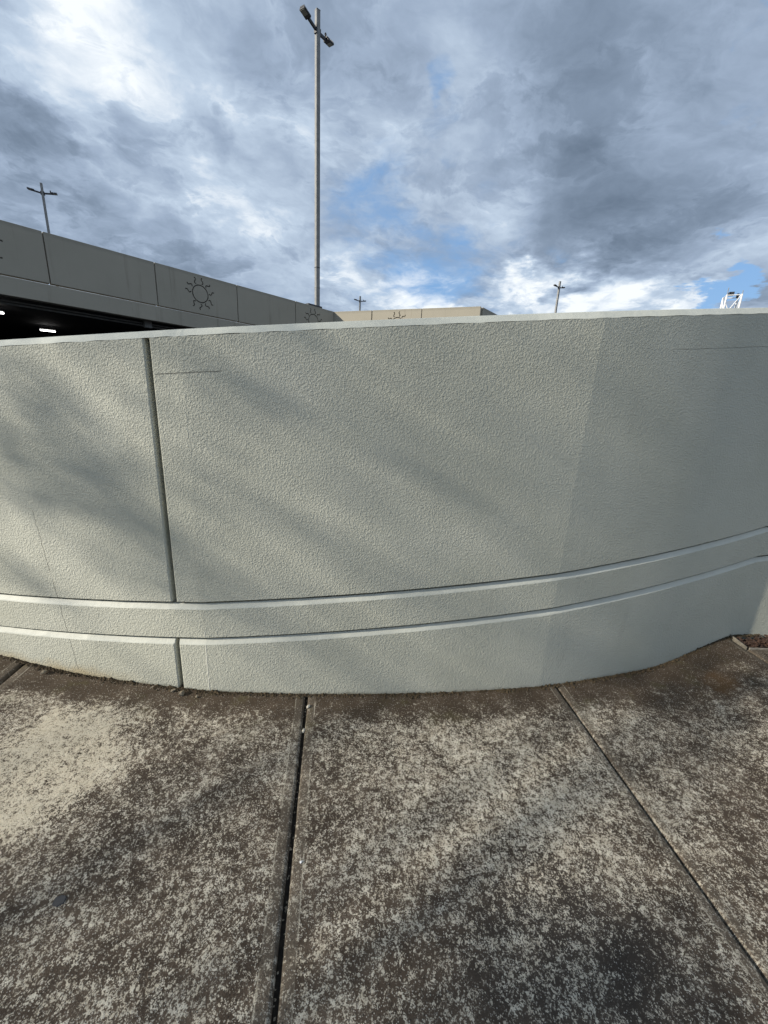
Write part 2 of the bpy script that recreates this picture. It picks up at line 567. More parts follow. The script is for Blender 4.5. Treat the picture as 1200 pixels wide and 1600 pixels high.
def frange(a, b, step):
    k = max(1, int(math.ceil((b - a) / step)))
    return [a + (b - a) * i / k for i in range(k + 1)]


def stations(a, b, step=.0052, bevel_a=True, bevel_b=True):
    s = sorted(set(frange(a, b, step) + [x for x in FACETS if a < x < b]))
    bt = .008 / ARC_R
    out = [(a, .008 if bevel_a else 0.0)]
    if bevel_a:
        out.append((a + bt * .35, .0025))
    out += [(x, 0.0) for x in s if a + bt * 1.01 < x < b - bt * 1.01]
    if bevel_a:
        out.insert(2, (a + bt, 0.0))
    if bevel_b:
        out += [(b - bt, 0.0), (b - bt * .35, .0025)]
    out.append((b, .008 if bevel_b else 0.0))
    return out


def sweep(name, prof, st, mat, parent, cut=.012, jit=0.0, smooth=True):
    """prof: list of (depth, height function, is_front) around the section; st: stations (angle, bevel depth)"""
    V, F, UV = [], [], []
    k = len(prof)
    for th, bev in st:
        P0 = wall_pt(th)
        for (dp, zf, fr) in prof:
            dd = max(dp, bev) if fr else dp
            p = wall_pt(th, dd)
            z = zf(P0)
            if jit and fr == 2:
                z += jit * (noise.noise(Vector((th * ARC_R * 14, z * 3, 5.1))) + .6 * noise.noise(Vector((th * ARC_R * 60, z * 3, 9.1))))
            V.append((p.x, p.y, z))
            UV.append((th * ARC_R, z))
    m = len(st)
    for i in range(m - 1):
        for j in range(k):
            a, b = i * k + j, i * k + (j + 1) % k
            F.append((a, b, b + k, a + k))
    F.append(tuple(range(k)))
    F.append(tuple((m - 1) * k + j for j in range(k)))
    me = bpy.data.meshes.new(name)
    me.from_pydata(V, [], F)
    ul = me.uv_layers.new(name='UVMap')
    for lp in me.loops:
        ul.data[lp.index].uv = UV[lp.vertex_index]
    bm = bmesh.new()
    bm.from_mesh(me)
    bmesh.ops.recalc_face_normals(bm, faces=bm.faces)
    bm.to_mesh(me)
    bm.free()
    me.materials.append(mat[0] if isinstance(mat, list) else mat)
    if isinstance(mat, list):
        for mm in mat[1:]:
            me.materials.append(mm)
        for i in range(m - 1):
            for j in range(k):
                if (prof[j][2], prof[(j + 1) % k][2]) in ((2, 3), (3, 2), (2, 2), (3, 3)):
                    me.polygons[i * k + j].material_index = 1
    if smooth:
        me.shade_smooth()
        me.set_sharp_from_angle(angle=math.radians(3.2))
    return link(bpy.data.objects.new(name, me), parent)


wall = thing('curved_wall', 'long curved stippled grey-cream boundary wall standing on the pavement', 'wall', (0, 1.7, 0))
inv = wall.location.copy()
TH0, VJ, TH2 = -.60, -.0510, .95
GW = .021 / ARC_R
LEDGE_H, LEDGE_D = .037, .0175


def off(f, k):
    return lambda p: f(p) + k


def const(z):
    return lambda p: z


wall_parts = []
TB = .25
core = sweep('wall_core', [(.040, const(-.12), 0), (.040, off(zt, -.055), 0), (TB - .01, off(zt, -.055), 0), (TB - .01, const(-.12), 0)],
             stations(TH0 + .002, TH2 - .002, .02, False, False), M_CORE, wall)
wall_parts.append(core)


def upper_panel(a, b, ba, bb):
    return sweep('upper_panel', [(0.0, zg1, 2), (0.0, off(zt, -.0385), 1), (.012, off(zt, -.0375), 0), (.039, off(zt, -.0375), 0), (.039, off(zg1, .004), 0), (.004, off(zg1, -.0025), 0)],
                 stations(a, b, .0052, ba, bb), M_WALL, wall, jit=.0015)


wall_parts.append(upper_panel(TH0, VJ - GW / 2, False, True))
wall_parts.append(upper_panel(VJ + GW / 2, TH2, True, False))


def band(a, b, zf, bottom, ba, bb, nm):
    return sweep(nm, [(0.0, bottom, 1), (0.0, off(zf, -LEDGE_H - .006), 3), (.0025, off(zf, -LEDGE_H - .001), 2), (LEDGE_D - .002, off(zf, -.0175), 2), (LEDGE_D + .002, off(zf, -.0165), 3), (.0385, off(zf, -.0190), 0),
                      (.039, bottom, 0)],
                 stations(a, b, .0042, ba, bb), [M_WALL, M_TRIM], wall, jit=.0028)


wall_parts.append(band(TH0, TH2, zg1, zg2, False, False, 'middle_band'))
wall_parts.append(band(TH0, VJ - .0014 - GW / 2, zg2, const(-.10), False, True, 'plinth'))
wall_parts.append(band(VJ - .0014 + GW / 2, TH2, zg2, const(-.10), True, False, 'plinth'))
cop = sweep('coping', [(-.001, off(zt, -.037), 2), (.026, off(zt, -.008), 2), (.034, off(zt, -.005), 3), (TB - .02, off(zt, -.005), 0), (TB, off(zt, -.02), 0), (TB, off(zt, -.30), 0),
                       (TB - .008, off(zt, -.30), 0), (TB - .008, off(zt, -.0365), 0)],
            stations(TH0, TH2, .0042, False, False), [M_TRIM, M_TRIM], wall, jit=.0026)
wall_parts.append(cop)
for o in wall_parts:
    o.matrix_parent_inverse = Matrix.Translation(-inv)

# pavement ------------------------------------------------------------
pave = thing('pavement', 'x', 'x')
del pave['label'], pave['category']
pave['kind'] = 'structure'


def wall_front_y(x):
    s = (x - ARC_C.x) / ARC_R
    if s < math.sin(TH_END):
        return ARC_C.y - ARC_R * math.sqrt(max(1 - s * s, .01))
    return ARC_C.y - ARC_R * math.cos(TH_END) + (x - ARC_C.x - ARC_R * math.sin(TH_END)) * math.tan(math.radians(7.5))


def slab(xl, xr, y0, y1, seed, gap_l=.008, gap_r=.008):
    """xl, xr: functions of y giving the joint lines at both sides; y1: function of x"""
    def graded(width, cells):
        e = [0, .004, .010, .036, .041]
        inner = frange(.041, width - .041, (width - .082) / cells)[1:-1]
        return e + inner + [width - x for x in reversed(e)]
    V, F, marg = [], [], []
    us = graded(1.35, 26)
    vs = graded(2.4, 44)
    nu, nv = len(us), len(vs)

    def edge_drop(dist):
        if dist < .0039:
            return -.0130
        if dist < .0099:
            return -.0035
        if dist < .0359:
            return -.0012
        return 0.0
    for jv, vv in enumerate(vs):
        for iu, uu in enumerate(us):
            tv = vv / 2.4
            tu = uu / 1.35
            y = y0 + (y1((xl(1.2) * (1 - tu) + xr(1.2) * tu)) - y0) * tv
            for _ in range(2):
                x = (xl(y) + gap_l) * (1 - tu) + (xr(y) - gap_r) * tu
                y = y0 + .008 + (y1(x) - y0 - .008) * tv
            dd = min(uu, 1.35 - uu, vv, 2.4 - vv)
            z = edge_drop(dd + 1e-6) + ground_rise(x)
            z += .0035 * (noise.noise(Vector((x * 1.7, y * 1.7, seed))))
            if dd < .011:
                wob = .0022 * noise.noise(Vector((x * 22, y * 22, seed + 3)))
                x += wob if min(uu, 1.35 - uu) == dd else 0
            V.append((x, y, z))
            marg.append(1.0 if dd < .0365 else 0.0)
    for j in range(nv - 1):
        for i in range(nu - 1):
            a = j * nu + i
            F.append((a, a + 1, a + nu + 1, a + nu))
    # skirt
    ring = [i for i in range(nu)] + [j * nu + nu - 1 for j in range(1, nv)] + [(nv - 1) * nu + i for i in range(nu - 2, -1, -1)] + [j * nu for j in range(nv - 2, 0, -1)]
    base = len(V)
    for r in ring:
        V.append((V[r][0], V[r][1], V[r][2] - .055))
        marg.append(1.0)
    L = len(ring)
    for i in range(L):
        F.append((ring[i], ring[(i + 1) % L], base + (i + 1) % L, base + i))
    o = meshobj('concrete_slab', V, F, M_SLAB, pave, smooth=True)
    me = o.data
    me.set_sharp_from_angle(angle=math.radians(50))
    at = me.attributes.new('margin', 'FLOAT', 'POINT')
    at.data.foreach_set('value', marg)
    sa = me.attributes.new('seed', 'FLOAT', 'POINT')
    sa.data.foreach_set('value', [float(seed)] * len(V))
    return o


J = [lambda y: -3.45 - .11 * (y - 1.8), lambda y: -1.95 - .12 * (y - 1.78), lambda y: -.355 - .13 * (y - 1.679), lambda y: 1.031 - .093 * (y - 1.857),
     lambda y: 2.345 - .06 * (y - 2.19), lambda y: 3.75 - .04 * (y - 2.3), lambda y: 5.1 - .02 * (y - 2.3)]
GAPS = [.007, .008, .0072, .0045, .005, .006, .006]
for k in range(6):
    far = (lambda x: wall_front_y(x) + .07) if k < 4 else (lambda x: 2.19 + .02 * (x - 2.3))
    slab(J[k], J[k + 1], -.62, far, k + 1.3, GAPS[k], GAPS[k + 1])
    slab(J[k], J[k + 1], -2.9, lambda x: -.62, k + 11.3, GAPS[k], GAPS[k + 1])

# dirt packed in the joints
bm = bmesh.new()
for k in range(1, 6):
    prev = None
    for y in frange(-2.9, 2.3, .05):
        x = J[k](y)
        z = ground_rise(x) - .021 + .004 * noise.noise(Vector((k * 3.1, y * 9, 0)))
        a = bm.verts.new((x - .02, y, z))
        b = bm.verts.new((x + .02, y, z + .003 * noise.noise(Vector((k, y * 14, 4)))))
        if prev:
            bm.faces.new((prev[0], prev[1], b, a))
        prev = (a, b)
jd = from_bm('joint_dirt', bm, M_JOINT, pave)
jd['kind'] = 'stuff'

# garden bed at the right with a strip for the lit slab edge -----------------------------
V, F = [], []
nx, ny = 40, 22
for j in range(ny + 1):
    for i in range(nx + 1):
        x = 2.335 + (6.0 - 2.335) * i / nx
        yb, yt = 2.20 + .02 * (x - 2.3), wall_front_y(x) + .06
        y = yb + (yt - yb) * j / ny
        V.append((x, y, .085 + .018 * noise.noise(Vector((x * 9, y * 9, 1))) + .012 * noise.noise(Vector((x * 30, y * 30, 2)))))
for j in range(ny):
    for i in range(nx):
        a = j * (nx + 1) + i
        F.append((a, a + 1, a + nx + 2, a + nx + 1))
bed = meshobj('garden_bed', V, F, M_SOIL, smooth=True)
bed['kind'] = 'structure'



def adopt(root):
    bpy.context.view_layer.update()
    for ch in root.children:
        ch.matrix_parent_inverse = root.matrix_world.inverted()


bm = bmesh.new()
bm_box(bm, (2.353, 2.270, .097), (.007, .165, .05), Matrix.Rotation(math.radians(-7), 3, 'Z'), .002)
bm_box(bm, (3.35, 2.203, .096), (1.99, .007, .05), Matrix.Rotation(math.radians(1.1), 3, 'Z'), .002)
ed = from_bm('lit_slab_edge', bm, M_EDGE)  # strip added to stand for the bright lit edge of the slab
ed['label'] = 'thin pale strip added as the lit slab edge, round the corner of the dark soil bed by the wall'
ed['category'] = 'slab edge'


def chunk(bm, c, s, rnd, flat=.6, rot=None):
    """a rough little lump"""
    r = bmesh.ops.create_icosphere(bm, subdivisions=1, radius=1.0)
    R3 = Matrix.Rotation(rnd.random() * 6.28, 3, 'Z') @ Matrix.Rotation(rnd.uniform(-.4, .4), 3, 'X')
    for v in r['verts']:
        v.co = v.co * (1 + rnd.uniform(-.28, .28))
        v.co = R3 @ Vector((v.co.x * s * 1.15, v.co.y * s * .85, v.co.z * s * flat)) + Vector(c)


def bit(V, F, c, s, rnd, lift=.5, squash=.7):
    """a four-sided crumb, 8 triangles"""
    b = len(V)
    a = rnd.random() * 6.28
    for i in range(4):
        r = s * rnd.uniform(.6, 1.3)
        V.append((c[0] + r * math.cos(a + i * 1.57), c[1] + r * math.sin(a + i * 1.57), c[2] + s * lift * rnd.uniform(.2, .6)))
    V.append((c[0] + s * rnd.uniform(-.2, .2), c[1] + s * rnd.uniform(-.2, .2), c[2] + s * (lift + squash)))
    V.append((c[0], c[1], c[2] - s * .2))
    for i in range(4):
        F.append((b + i, b + (i + 1) % 4, b + 4))
        F.append((b + (i + 1) % 4, b + i, b + 5))


# moss crumbs and dirt along the foot of the wall ----------------------
rnd = random.Random(11)
V, F = [], []
for k in range(7000):
    th = rnd.uniform(-.34, .44)
    P = wall_pt(th, -abs(rnd.gauss(0, .013)) - .0005)
    dens = noise.noise(Vector((th * ARC_R * 4, 0, 3)))
    if dens < rnd.uniform(-.7, .5):
        continue
    s = abs(rnd.gauss(.0030, .0022)) + .0012
    if rnd.random() < .03:
        s *= 1.9
    bit(V, F, (P.x, P.y, ground_rise(P.x)), s, rnd, .3, .6)
o = meshobj('moss_crumbs', V, F, M_CRUMB)
o['kind'] = 'stuff'
V, F = [], []
for k in range(2600):
    if k < 160:
        j = rnd.choice([1, 2, 2, 2, 3])
        y = rnd.uniform(.3, 1.9)
        x = J[j](y) + rnd.gauss(0, .006)
        z = ground_rise(x) - .018
        s = abs(rnd.gauss(.0022, .0015)) + .001
    else:
        x, y = rnd.uniform(-3, 3), rnd.uniform(.3, 2.2)
        if y > wall_front_y(x) - .01:
            continue
        z = ground_rise(x) - .0005
        s = abs(rnd.gauss(.0008, .0006)) + .0007
    bit(V, F, (x, y, z), s, rnd, .3, .6)
o = meshobj('sand_grit', V, F, M_GRIT)
o['kind'] = 'stuff'
V, F = [], []
for k in range(900):
    x = rnd.uniform(2.36, 4.6)
    yb, yt = 2.215 + .02 * (x - 2.3), wall_front_y(x) - .005
    y = rnd.uniform(yb, max(yb + .01, yt))
    L, W = rnd.uniform(.006, .024), rnd.uniform(.003, .008)
    a = rnd.random() * 6.28
    ca, sa = math.cos(a), math.sin(a)
    z = .093 + rnd.uniform(0, .016)
    b = len(V)
    t = rnd.uniform(-.5, .5)
    for (ex, ey, ez) in ((-L, -W, 0), (L, -W * .6, 0), (L * .8, W, 0), (-L * .9, W * .7, 0), (-L, -W, .003), (L, -W * .6, .003), (L * .8, W, .003), (-L * .9, W * .7, .003)):
        V.append((x + ex * ca - ey * sa, y + ex * sa + ey * ca, z + ez + ex * t))
    for q4 in ((4, 5, 6, 7), (3, 2, 1, 0), (0, 1, 5, 4), (1, 2, 6, 5), (2, 3, 7, 6), (3, 0, 4, 7)):
        F.append(tuple(b + i for i in q4))
o = meshobj('bark_mulch', V, F, M_CHIP)
o['kind'] = 'stuff'


def stone(name, label, cat, c, s, mat, seed, flat=.6):
    bm = bmesh.new()
    chunk(bm, (0, 0, s * flat * .55), s, random.Random(seed), flat)
    o = from_bm(name, bm, mat)
    o.location = c
    o['label'], o['category'] = label, cat
    return o


stone('stone', 'largest brown stone, lying at the foot of the vertical wall joint', 'stone', (-.998, 1.680, .002), .016, M_BSTONE, 3, .75)
stone('stone', 'small brown stone left of the wall joint, touching the wall foot', 'stone', (-1.055, 1.702, .002), .012, M_BSTONE, 5, .6)
stone('stone', 'small brown stone below the paint seam, right of the wall joint', 'stone', (-.915, 1.668, .002), .008, M_BSTONE, 8, .7)
stone('stone', 'brown crumbly stone at the wall end of the left pavement joint', 'stone', (-1.79, 1.775, .016), .016, M_BSTONE, 13, .6)
stone('pebble', 'whitish pebble at the wall end of the middle pavement joint', 'pebble', (-.335, 1.640, -.001), .0105, M_STONE, 21, .8)
stone('pebble', 'grey pebble wedged down inside the dark middle pavement joint', 'pebble', (-.330, 1.500, -.012), .010, M_STONE, 24, .8)
stone('pebble', 'flat white chip lying beside the middle pavement joint', 'pebble', (-.222, .949, -.001), .0055, M_WHITE, 27, .5)
bm = bmesh.new()
rg = random.Random(5)
top = [bm.verts.new((.016 * (1 + rg.uniform(-.16, .16)) * math.cos(i * .3927), .0135 * (1 + rg.uniform(-.16, .16)) * math.sin(i * .3927), .0016)) for i in range(16)]
bot = [bm.verts.new((v.co.x * 1.12, v.co.y * 1.12, -.002)) for v in top]
bm.faces.new(top)
for i in range(16):
    bm.faces.new((top[i], bot[i], bot[(i + 1) % 16], top[(i + 1) % 16]))
gum = from_bm('chewing_gum', bm, M_GUM)
gum.location = (-.928, .814, .0015)
gum['label'], gum['category'] = 'flat dark round blob of trodden gum on the left pavement slab', 'gum'

# ------------------------------------------------------------------ parking building
K = 3.75
AD = Vector((.642, .7665))                 # direction of the long parapet, away from the viewer
AN = Vector((.7665, -.642))                # its outward side
CC = Vector((-.693, 4.981)) * K            # inner corner
EE = Vector((.886, 4.399)) * K             # end of the short parapet
BD = (EE - CC).normalized()
BNn = Vector((BD.y, -BD.x))                # outward side of the short parapet
RD = Vector((.24, .315)).normalized()      # return beyond its end
RN = Vector((RD.y, -RD.x))
ZT, ZP, ZB = 5.25, 4.075, 3.62
bld = thing('parking_building', 'concrete parking building with sun reliefs on its parapet behind the curved wall', 'building', (CC.x, CC.y, 0))


def panel(name, a, d, nrm, length, z0, z1, thick, mat, bev=.012, setback=0.0):
    """upright slab from plan point a along d; its outer face looks along nrm"""
    bm = bmesh.new()
    bm_box(bm, (length / 2, thick / 2 + setback, (z0 + z1) / 2), (length, thick, z1 - z0), None, bev)
    M = Matrix(((d.x, -nrm.x, 0, a.x), (d.y, -nrm.y, 0, a.y), (0, 0, 1, 0), (0, 0, 0, 1)))
    bmesh.ops.transform(bm, matrix=M, verts=bm.verts)
    return from_bm(name, bm, mat, bld)


RAYS = [(112, .0, 1), (78, .6, -1), (47, .5, 1), (12, -.7, -1), (-30, .4, 1), (-58, .2, -1), (-92, -.5, 1), (-126, .5, -1), (176, .5, 1), (146, .4, -1)]


def emblem_strokes():
    """outline of the sun relief in the panel plane: a ring and ten wavy rays"""
    st = []
    st.append([(.255 * math.cos(i * .1963), .255 * math.sin(i * .1963)) for i in range(33)])
    for k, (ang, _, sg) in enumerate(RAYS):
        a = math.radians(ang)
        pts = []
        for t in range(9):
            f = t / 8
            r = .300 + .180 * f
            lat = .045 * sg * math.sin(f * 6.0) * (1 - .2 * f)
            pts.append((r * math.cos(a) - lat * math.sin(a), r * math.sin(a) + lat * math.cos(a)))
        st.append(pts)
    return st


def stroke_bm(bm, pts, wd, y0, y1):
    """a stroke of width wd extruded from depth y0 to y1 (x along, z up)"""
    k = len(pts)
    closed = (Vector(pts[0]) - Vector(pts[-1])).length < .01
    rows = []
    rng = k - 1 if closed else k
    for i in range(rng):
        if closed:
            p0, p1 = Vector(pts[(i - 1) % rng]), Vector(pts[(i + 1) % rng])
        else:
            p0, p1 = Vector(pts[max(i - 1, 0)]), Vector(pts[min(i + 1, k - 1)])
        t = (p1 - p0).normalized()
        nn = Vector((-t.y, t.x)) * wd / 2
        c = Vector(pts[i])
        rows.append([bm.verts.new((c.x + nn.x, y0, c.y + nn.y)), bm.verts.new((c.x - nn.x, y0, c.y - nn.y)),
                     bm.verts.new((c.x - nn.x, y1, c.y - nn.y)), bm.verts.new((c.x + nn.x, y1, c.y + nn.y))])
    m = len(rows)
    for i in range(m if closed else m - 1):
        a, b = rows[i], rows[(i + 1) % m]
        for j in range(4):
            bm.faces.new((a[j], a[(j + 1) % 4], b[(j + 1) % 4], b[j]))
    if not closed:
        bm.faces.new(rows[0][::-1])
        bm.faces.new(rows[-1])


def emblem(pan, a, d, nrm, along, zc):
    """cut the sun relief into a parapet panel and lay dark inlays, grime plus painted groove shade, at the bottom of the cut"""
    M = Matrix(((d.x, -nrm.x, 0, a.x + d.x * along), (d.y, -nrm.y, 0, a.y + d.y * along), (0, 0, 1, zc), (0, 0, 0, 1)))
    src = pan.data
    for part, pts in enumerate(emblem_strokes()):
        bm = bmesh.new()
        stroke_bm(bm, pts, .034, -.02, .030)
        bmesh.ops.recalc_face_normals(bm, faces=bm.faces)
        bmesh.ops.transform(bm, matrix=M, verts=bm.verts)
        me = bpy.data.meshes.new('cutter')
        bm.to_mesh(me)
        bm.free()
        cut = link(bpy.data.objects.new('cutter', me), bld)
        md = pan.modifiers.new('cut', 'BOOLEAN')
        md.operation, md.solver, md.object = 'DIFFERENCE', 'EXACT', cut
        bpy.context.view_layer.update()
        dg = bpy.context.evaluated_depsgraph_get()
        new = bpy.data.meshes.new_from_object(pan.evaluated_get(dg))
        pan.modifiers.clear()
        pan.data = new
        bpy.data.objects.remove(cut, do_unlink=True)
    bm = bmesh.new()
    for pts in emblem_strokes():
        stroke_bm(bm, pts, .030, .025, .0295)
    bmesh.ops.transform(bm, matrix=M, verts=bm.verts)
    from_bm('sun_emblem', bm, M_EMB, pan)


joints = [0, 2.05, 4.555, 7.21, 9.79, 12.40, 15.0, 17.6]
SUNS_A = {0: None, 2: None, 4: None}
G = .012
for i in range(len(joints) - 1):
    a0, a1 = joints[i + 1] - G, joints[i] + (G if i else .02)
    a = CC - AD * a0
    pn = panel('parapet_panel', a, AD, AN, a0 - a1, ZP, ZT, .18, M_PARA)
    if i in (0, 2, 4):
        src_along = {0: a0 - 1.14, 2: a0 - 5.87, 4: a0 - 11.05}[i]
        emblem(pn, a, AD, AN, src_along, 4.68)
bj = [0, 1.80, 3.97, (EE - CC).length]
for i in range(3):
    a = CC + BD * (bj[i] + (G if i else -.15))
    L = bj[i + 1] - bj[i] - 2 * G + (.0 if i else .15)
    pn = panel('parapet_panel', a, BD, BNn, L, ZP, ZT, .18, M_PARA)
    if i == 1:
        emblem(pn, a, BD, BNn, 1.13, 4.69)
panel('parapet_panel', EE + RD * .19, RD, RN, 6.0, ZP, ZT, .18, M_PARA)
panel('parapet_panel', EE + RD * 6.22, RD, RN, 6.0, ZP, ZT, .18, M_PARA)
LA = 17.6
panel('edge_beam', CC - AD * LA, AD, AN, LA - .02, ZB, ZP - .03, .25, M_PARA, .01, .015)
panel('edge_beam', CC + BD * .02, BD, BNn, (EE - CC).length - .04, ZB, ZP - .03, .25, M_PARA, .01, .015)
panel('edge_beam', EE + RD * .28, RD, RN, 11.9, ZB, ZP - .03, .25, M_PARA, .01, .015)
panel('side_wall', CC + BD * .3, BD, BNn, (EE - CC).length - .5, 0, ZB - .004, .2, M_PARA, .01, .06)
panel('side_wall', EE + RD * .2, RD, RN, 11.9, 0, ZB - .004, .2, M_PARA, .01, .06)
AI = -AN
poly = [CC - AD * LA + AI * .28, CC + AI * .28 - AD * .1, CC + AI * .3 + BD * .3 - BNn * .28, EE - BNn * .28 + RD * .35 - RN * .28, EE + RD * 12 - RN * .28, CC + AD * 42 + AI * 4, CC + AD * 42 + AI * 40, CC - AD * LA + AI * 40]


def prism(name, pts, z0, z1, mat, parent):
    bm = bmesh.new()
    lo = [bm.verts.new((p.x, p.y, z0)) for p in pts]
    hi = [bm.verts.new((p.x, p.y, z1)) for p in pts]
    bm.faces.new(lo)
    bm.faces.new(hi)
    k = len(pts)
    for i in range(k):
        bm.faces.new((lo[i], lo[(i + 1) % k], hi[(i + 1) % k], hi[i]))
    return from_bm(name, bm, mat, parent)


prism('roof_deck', poly, 3.74, 4.05, M_DECK, bld)
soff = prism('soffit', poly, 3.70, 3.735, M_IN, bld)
for a, b in ((4, 5), (5, 6), (6, 7), (7, 0)):
    p0, p1 = poly[a], poly[b]
    dd = (p1 - p0).normalized()
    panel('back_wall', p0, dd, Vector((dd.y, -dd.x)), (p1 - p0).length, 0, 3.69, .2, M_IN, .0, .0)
prism('floor_slab', [p for p in poly], -.06, -.02, M_IN, bld)
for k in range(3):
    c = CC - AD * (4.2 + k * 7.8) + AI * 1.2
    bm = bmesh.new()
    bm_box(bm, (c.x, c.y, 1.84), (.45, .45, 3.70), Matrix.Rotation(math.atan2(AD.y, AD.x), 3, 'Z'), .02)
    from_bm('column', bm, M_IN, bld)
# steel angle and pipe running under the edge of the deck
bm = bmesh.new()
for dpth, z, r in ((.75, 3.60, .022), (.95, 3.56, .03)):
    p0, p1 = CC - AD * LA + AI * dpth, CC - AD * .5 + AI * dpth
    bm_tube(bm, (p0.x, p0.y, z), (p1.x, p1.y, z), r)
from_bm('conduit', bm, M_GALV, bld)
bm = bmesh.new()
c = CC - AD * 7.35 + AI * .62
bm_box(bm, (c.x, c.y, 3.56), (.22, .16, .20), Matrix.Rotation(math.atan2(AD.y, AD.x), 3, 'Z'), .012)
bm_box(bm, (c.x, c.y, 3.68), (.05, .05, .08), Matrix.Rotation(math.atan2(AD.y, AD.x), 3, 'Z'))
from_bm('junction_box', bm, M_GALV, bld)
adopt(bld)


def ceiling_light(label, c, rz):
    t = thing('ceiling_light', label, 'light', (c[0], c[1], c[2]), rz, 'tube lights under the parking deck')
    bm = bmesh.new()
    bm_box(bm, (0, 0, .165), (.48, .10, .05), None, .01)
    bm_box(bm, (-.16, 0, .205), (.03, .03, .03))
    bm_box(bm, (.16, 0, .205), (.03, .03, .03))
    from_bm('housing', bm, M_GALV, t)
    bm = bmesh.new()
    bm_box(bm, (0, 0, .105), (.44, .09, .045), None, .015)
    from_bm('diffuser', bm, M_TUBE, t)


ceiling_light('lit white tube light under the parking deck, nearer one cut by the photo edge', (-11.62, 12.36, 3.42), math.radians(15))
ceiling_light('lit white tube light deeper under the parking deck, just above the curved wall', (-12.86, 15.68, 3.42), math.radians(35))

bm = bmesh.new()
c = CC - AD * .72 + AI * .55
bm_box(bm, (c.x, c.y, (4.05 + 5.42) / 2), (.75, .35, 5.42 - 4.05), Matrix.Rotation(math.atan2(AD.y, AD.x), 3, 'Z'), .02)
rb = from_bm('roof_cabinet', bm, M_DARK)
rb['label'], rb['category'] = 'low dark cabinet showing over the parapet beside the tallest lamp pole', 'cabinet'


# ------------------------------------------------------------------ lamp poles
def lamp_pole(label, loc, height, rz, sq=.20, arm_az=0.0, tilt=8):
    t = thing('lamp_pole', label, 'lamp pole', loc, rz, 'square twin-head lamp poles')
    bm = bmesh.new()
    r = bmesh.ops.create_cone(bm, cap_ends=True, segments=4, radius1=sq * .707 * 1.06, radius2=sq * .707 * .94, depth=height - .02)
    bmesh.ops.transform(bm, matrix=Matrix.Translation((0, 0, height / 2 + .01)) @ Matrix.Rotation(math.radians(45), 4, 'Z'), verts=r['verts'])
    bmesh.ops.bevel(bm, geom=list(bm.edges), offset=.012, segments=2, affect='EDGES')
    from_bm('shaft', bm, M_GALV, t)
    bm = bmesh.new()
    bm_box(bm, (0, 0, .02), (.48, .48, .04), None, .006)
    for sx in (-1, 1):
        for sy in (-1, 1):
            bm_tube(bm, (sx * .18, sy * .18, .03), (sx * .18, sy * .18, .09), .016)
    from_bm('base_plate', bm, M_GALV, t)
    for z, hh, ex in ((2.35, .035, .014), (3.15, .03, .010)):
        bm = bmesh.new()
        bm_box(bm, (0, 0, z), (sq * 1.04 + ex, sq * 1.04 + ex, hh), None, .004)
        from_bm('collar', bm, M_DARK if ex < .012 else M_GALV, t)
    bm = bmesh.new()
    bm_box(bm, (0, 0, height + .005), (sq * .98, sq * .98, .03), None, .006)
    from_bm('pole_cap', bm, M_GALV, t)
    zA = height - .62
    for sg in (-1, 1):
        R3 = Matrix.Rotation(arm_az, 3, 'Z')
        bm = bmesh.new()
        bm_box(bm, R3 @ Vector((sg * .30, 0, zA + .03)), (.46, .075, .10), R3 @ Matrix.Rotation(math.radians(-sg * tilt), 3, 'Y'), .008)
        bm_box(bm, R3 @ Vector((sg * (sq * .5 + .02), 0, zA)), (.05, .14, .24), R3, .006)
        arm = from_bm('arm', bm, M_DARK, t)
        TR = R3 @ Matrix.Rotation(math.radians(-sg * tilt), 3, 'Y')
        hc = R3 @ Vector((sg * .70, 0, zA + .03 + .45 * math.sin(math.radians(tilt))))
        bm = bmesh.new()
        bm_box(bm, hc, (.38, .26, .06), TR, .014)
        bm_box(bm, hc + TR @ Vector((-sg * .12, 0, .055)), (.20, .19, .05), TR, .01)
        for q in range(5):
            bm_box(bm, hc + TR @ Vector((sg * .02 + sg * q * .04, 0, .055)), (.010, .21, .045), TR)
        head = from_bm('lamp_head', bm, M_DARK, t)
        bm = bmesh.new()
        bm_box(bm, hc + TR @ Vector((sg * .06, 0, -.036)), (.21, .20, .012), TR, .004)
        from_bm('lens', bm, M_LENS, head)
        if sg == 1:
            bm = bmesh.new()
            c0 = hc + TR @ Vector((-sg * .20, 0, .07))
            bm_tube(bm, c0, c0 + Vector((0, 0, .09)), .035, .035, 10)
            bm_tube(bm, c0 + Vector((0, 0, .09)), c0 + Vector((0, 0, .13)), .045, .03, 10)
            from_bm('photocell', bm, M_DARK, head)
    return t


def polar(az, D):
    return D * math.sin(math.radians(az)), D * math.cos(math.radians(az))


x, y = polar(-10.12, 20.0)
lamp_pole('tallest lamp pole, nearest, rising behind the corner of the parking parapet', (x, y, 4.05), 11.95, math.radians(40), .175, math.radians(20))
x, y = polar(-37.97, 43)
lamp_pole('lamp pole rising over the sunless left end of the parking parapet', (x, y, 4.05), 11.90, math.radians(22), .145, math.radians(0))
x, y = polar(-4.53, 62)
lamp_pole('tiny far lamp pole over the sunlit short parapet', (x, y, 4.05), 12.0, math.radians(25), .20, math.radians(0))
x, y = polar(20.51, 54)
lamp_pole('far lamp pole standing alone over the right half of the curved wall', (x, y, 0), 15.95, math.radians(30), .20, math.radians(0))

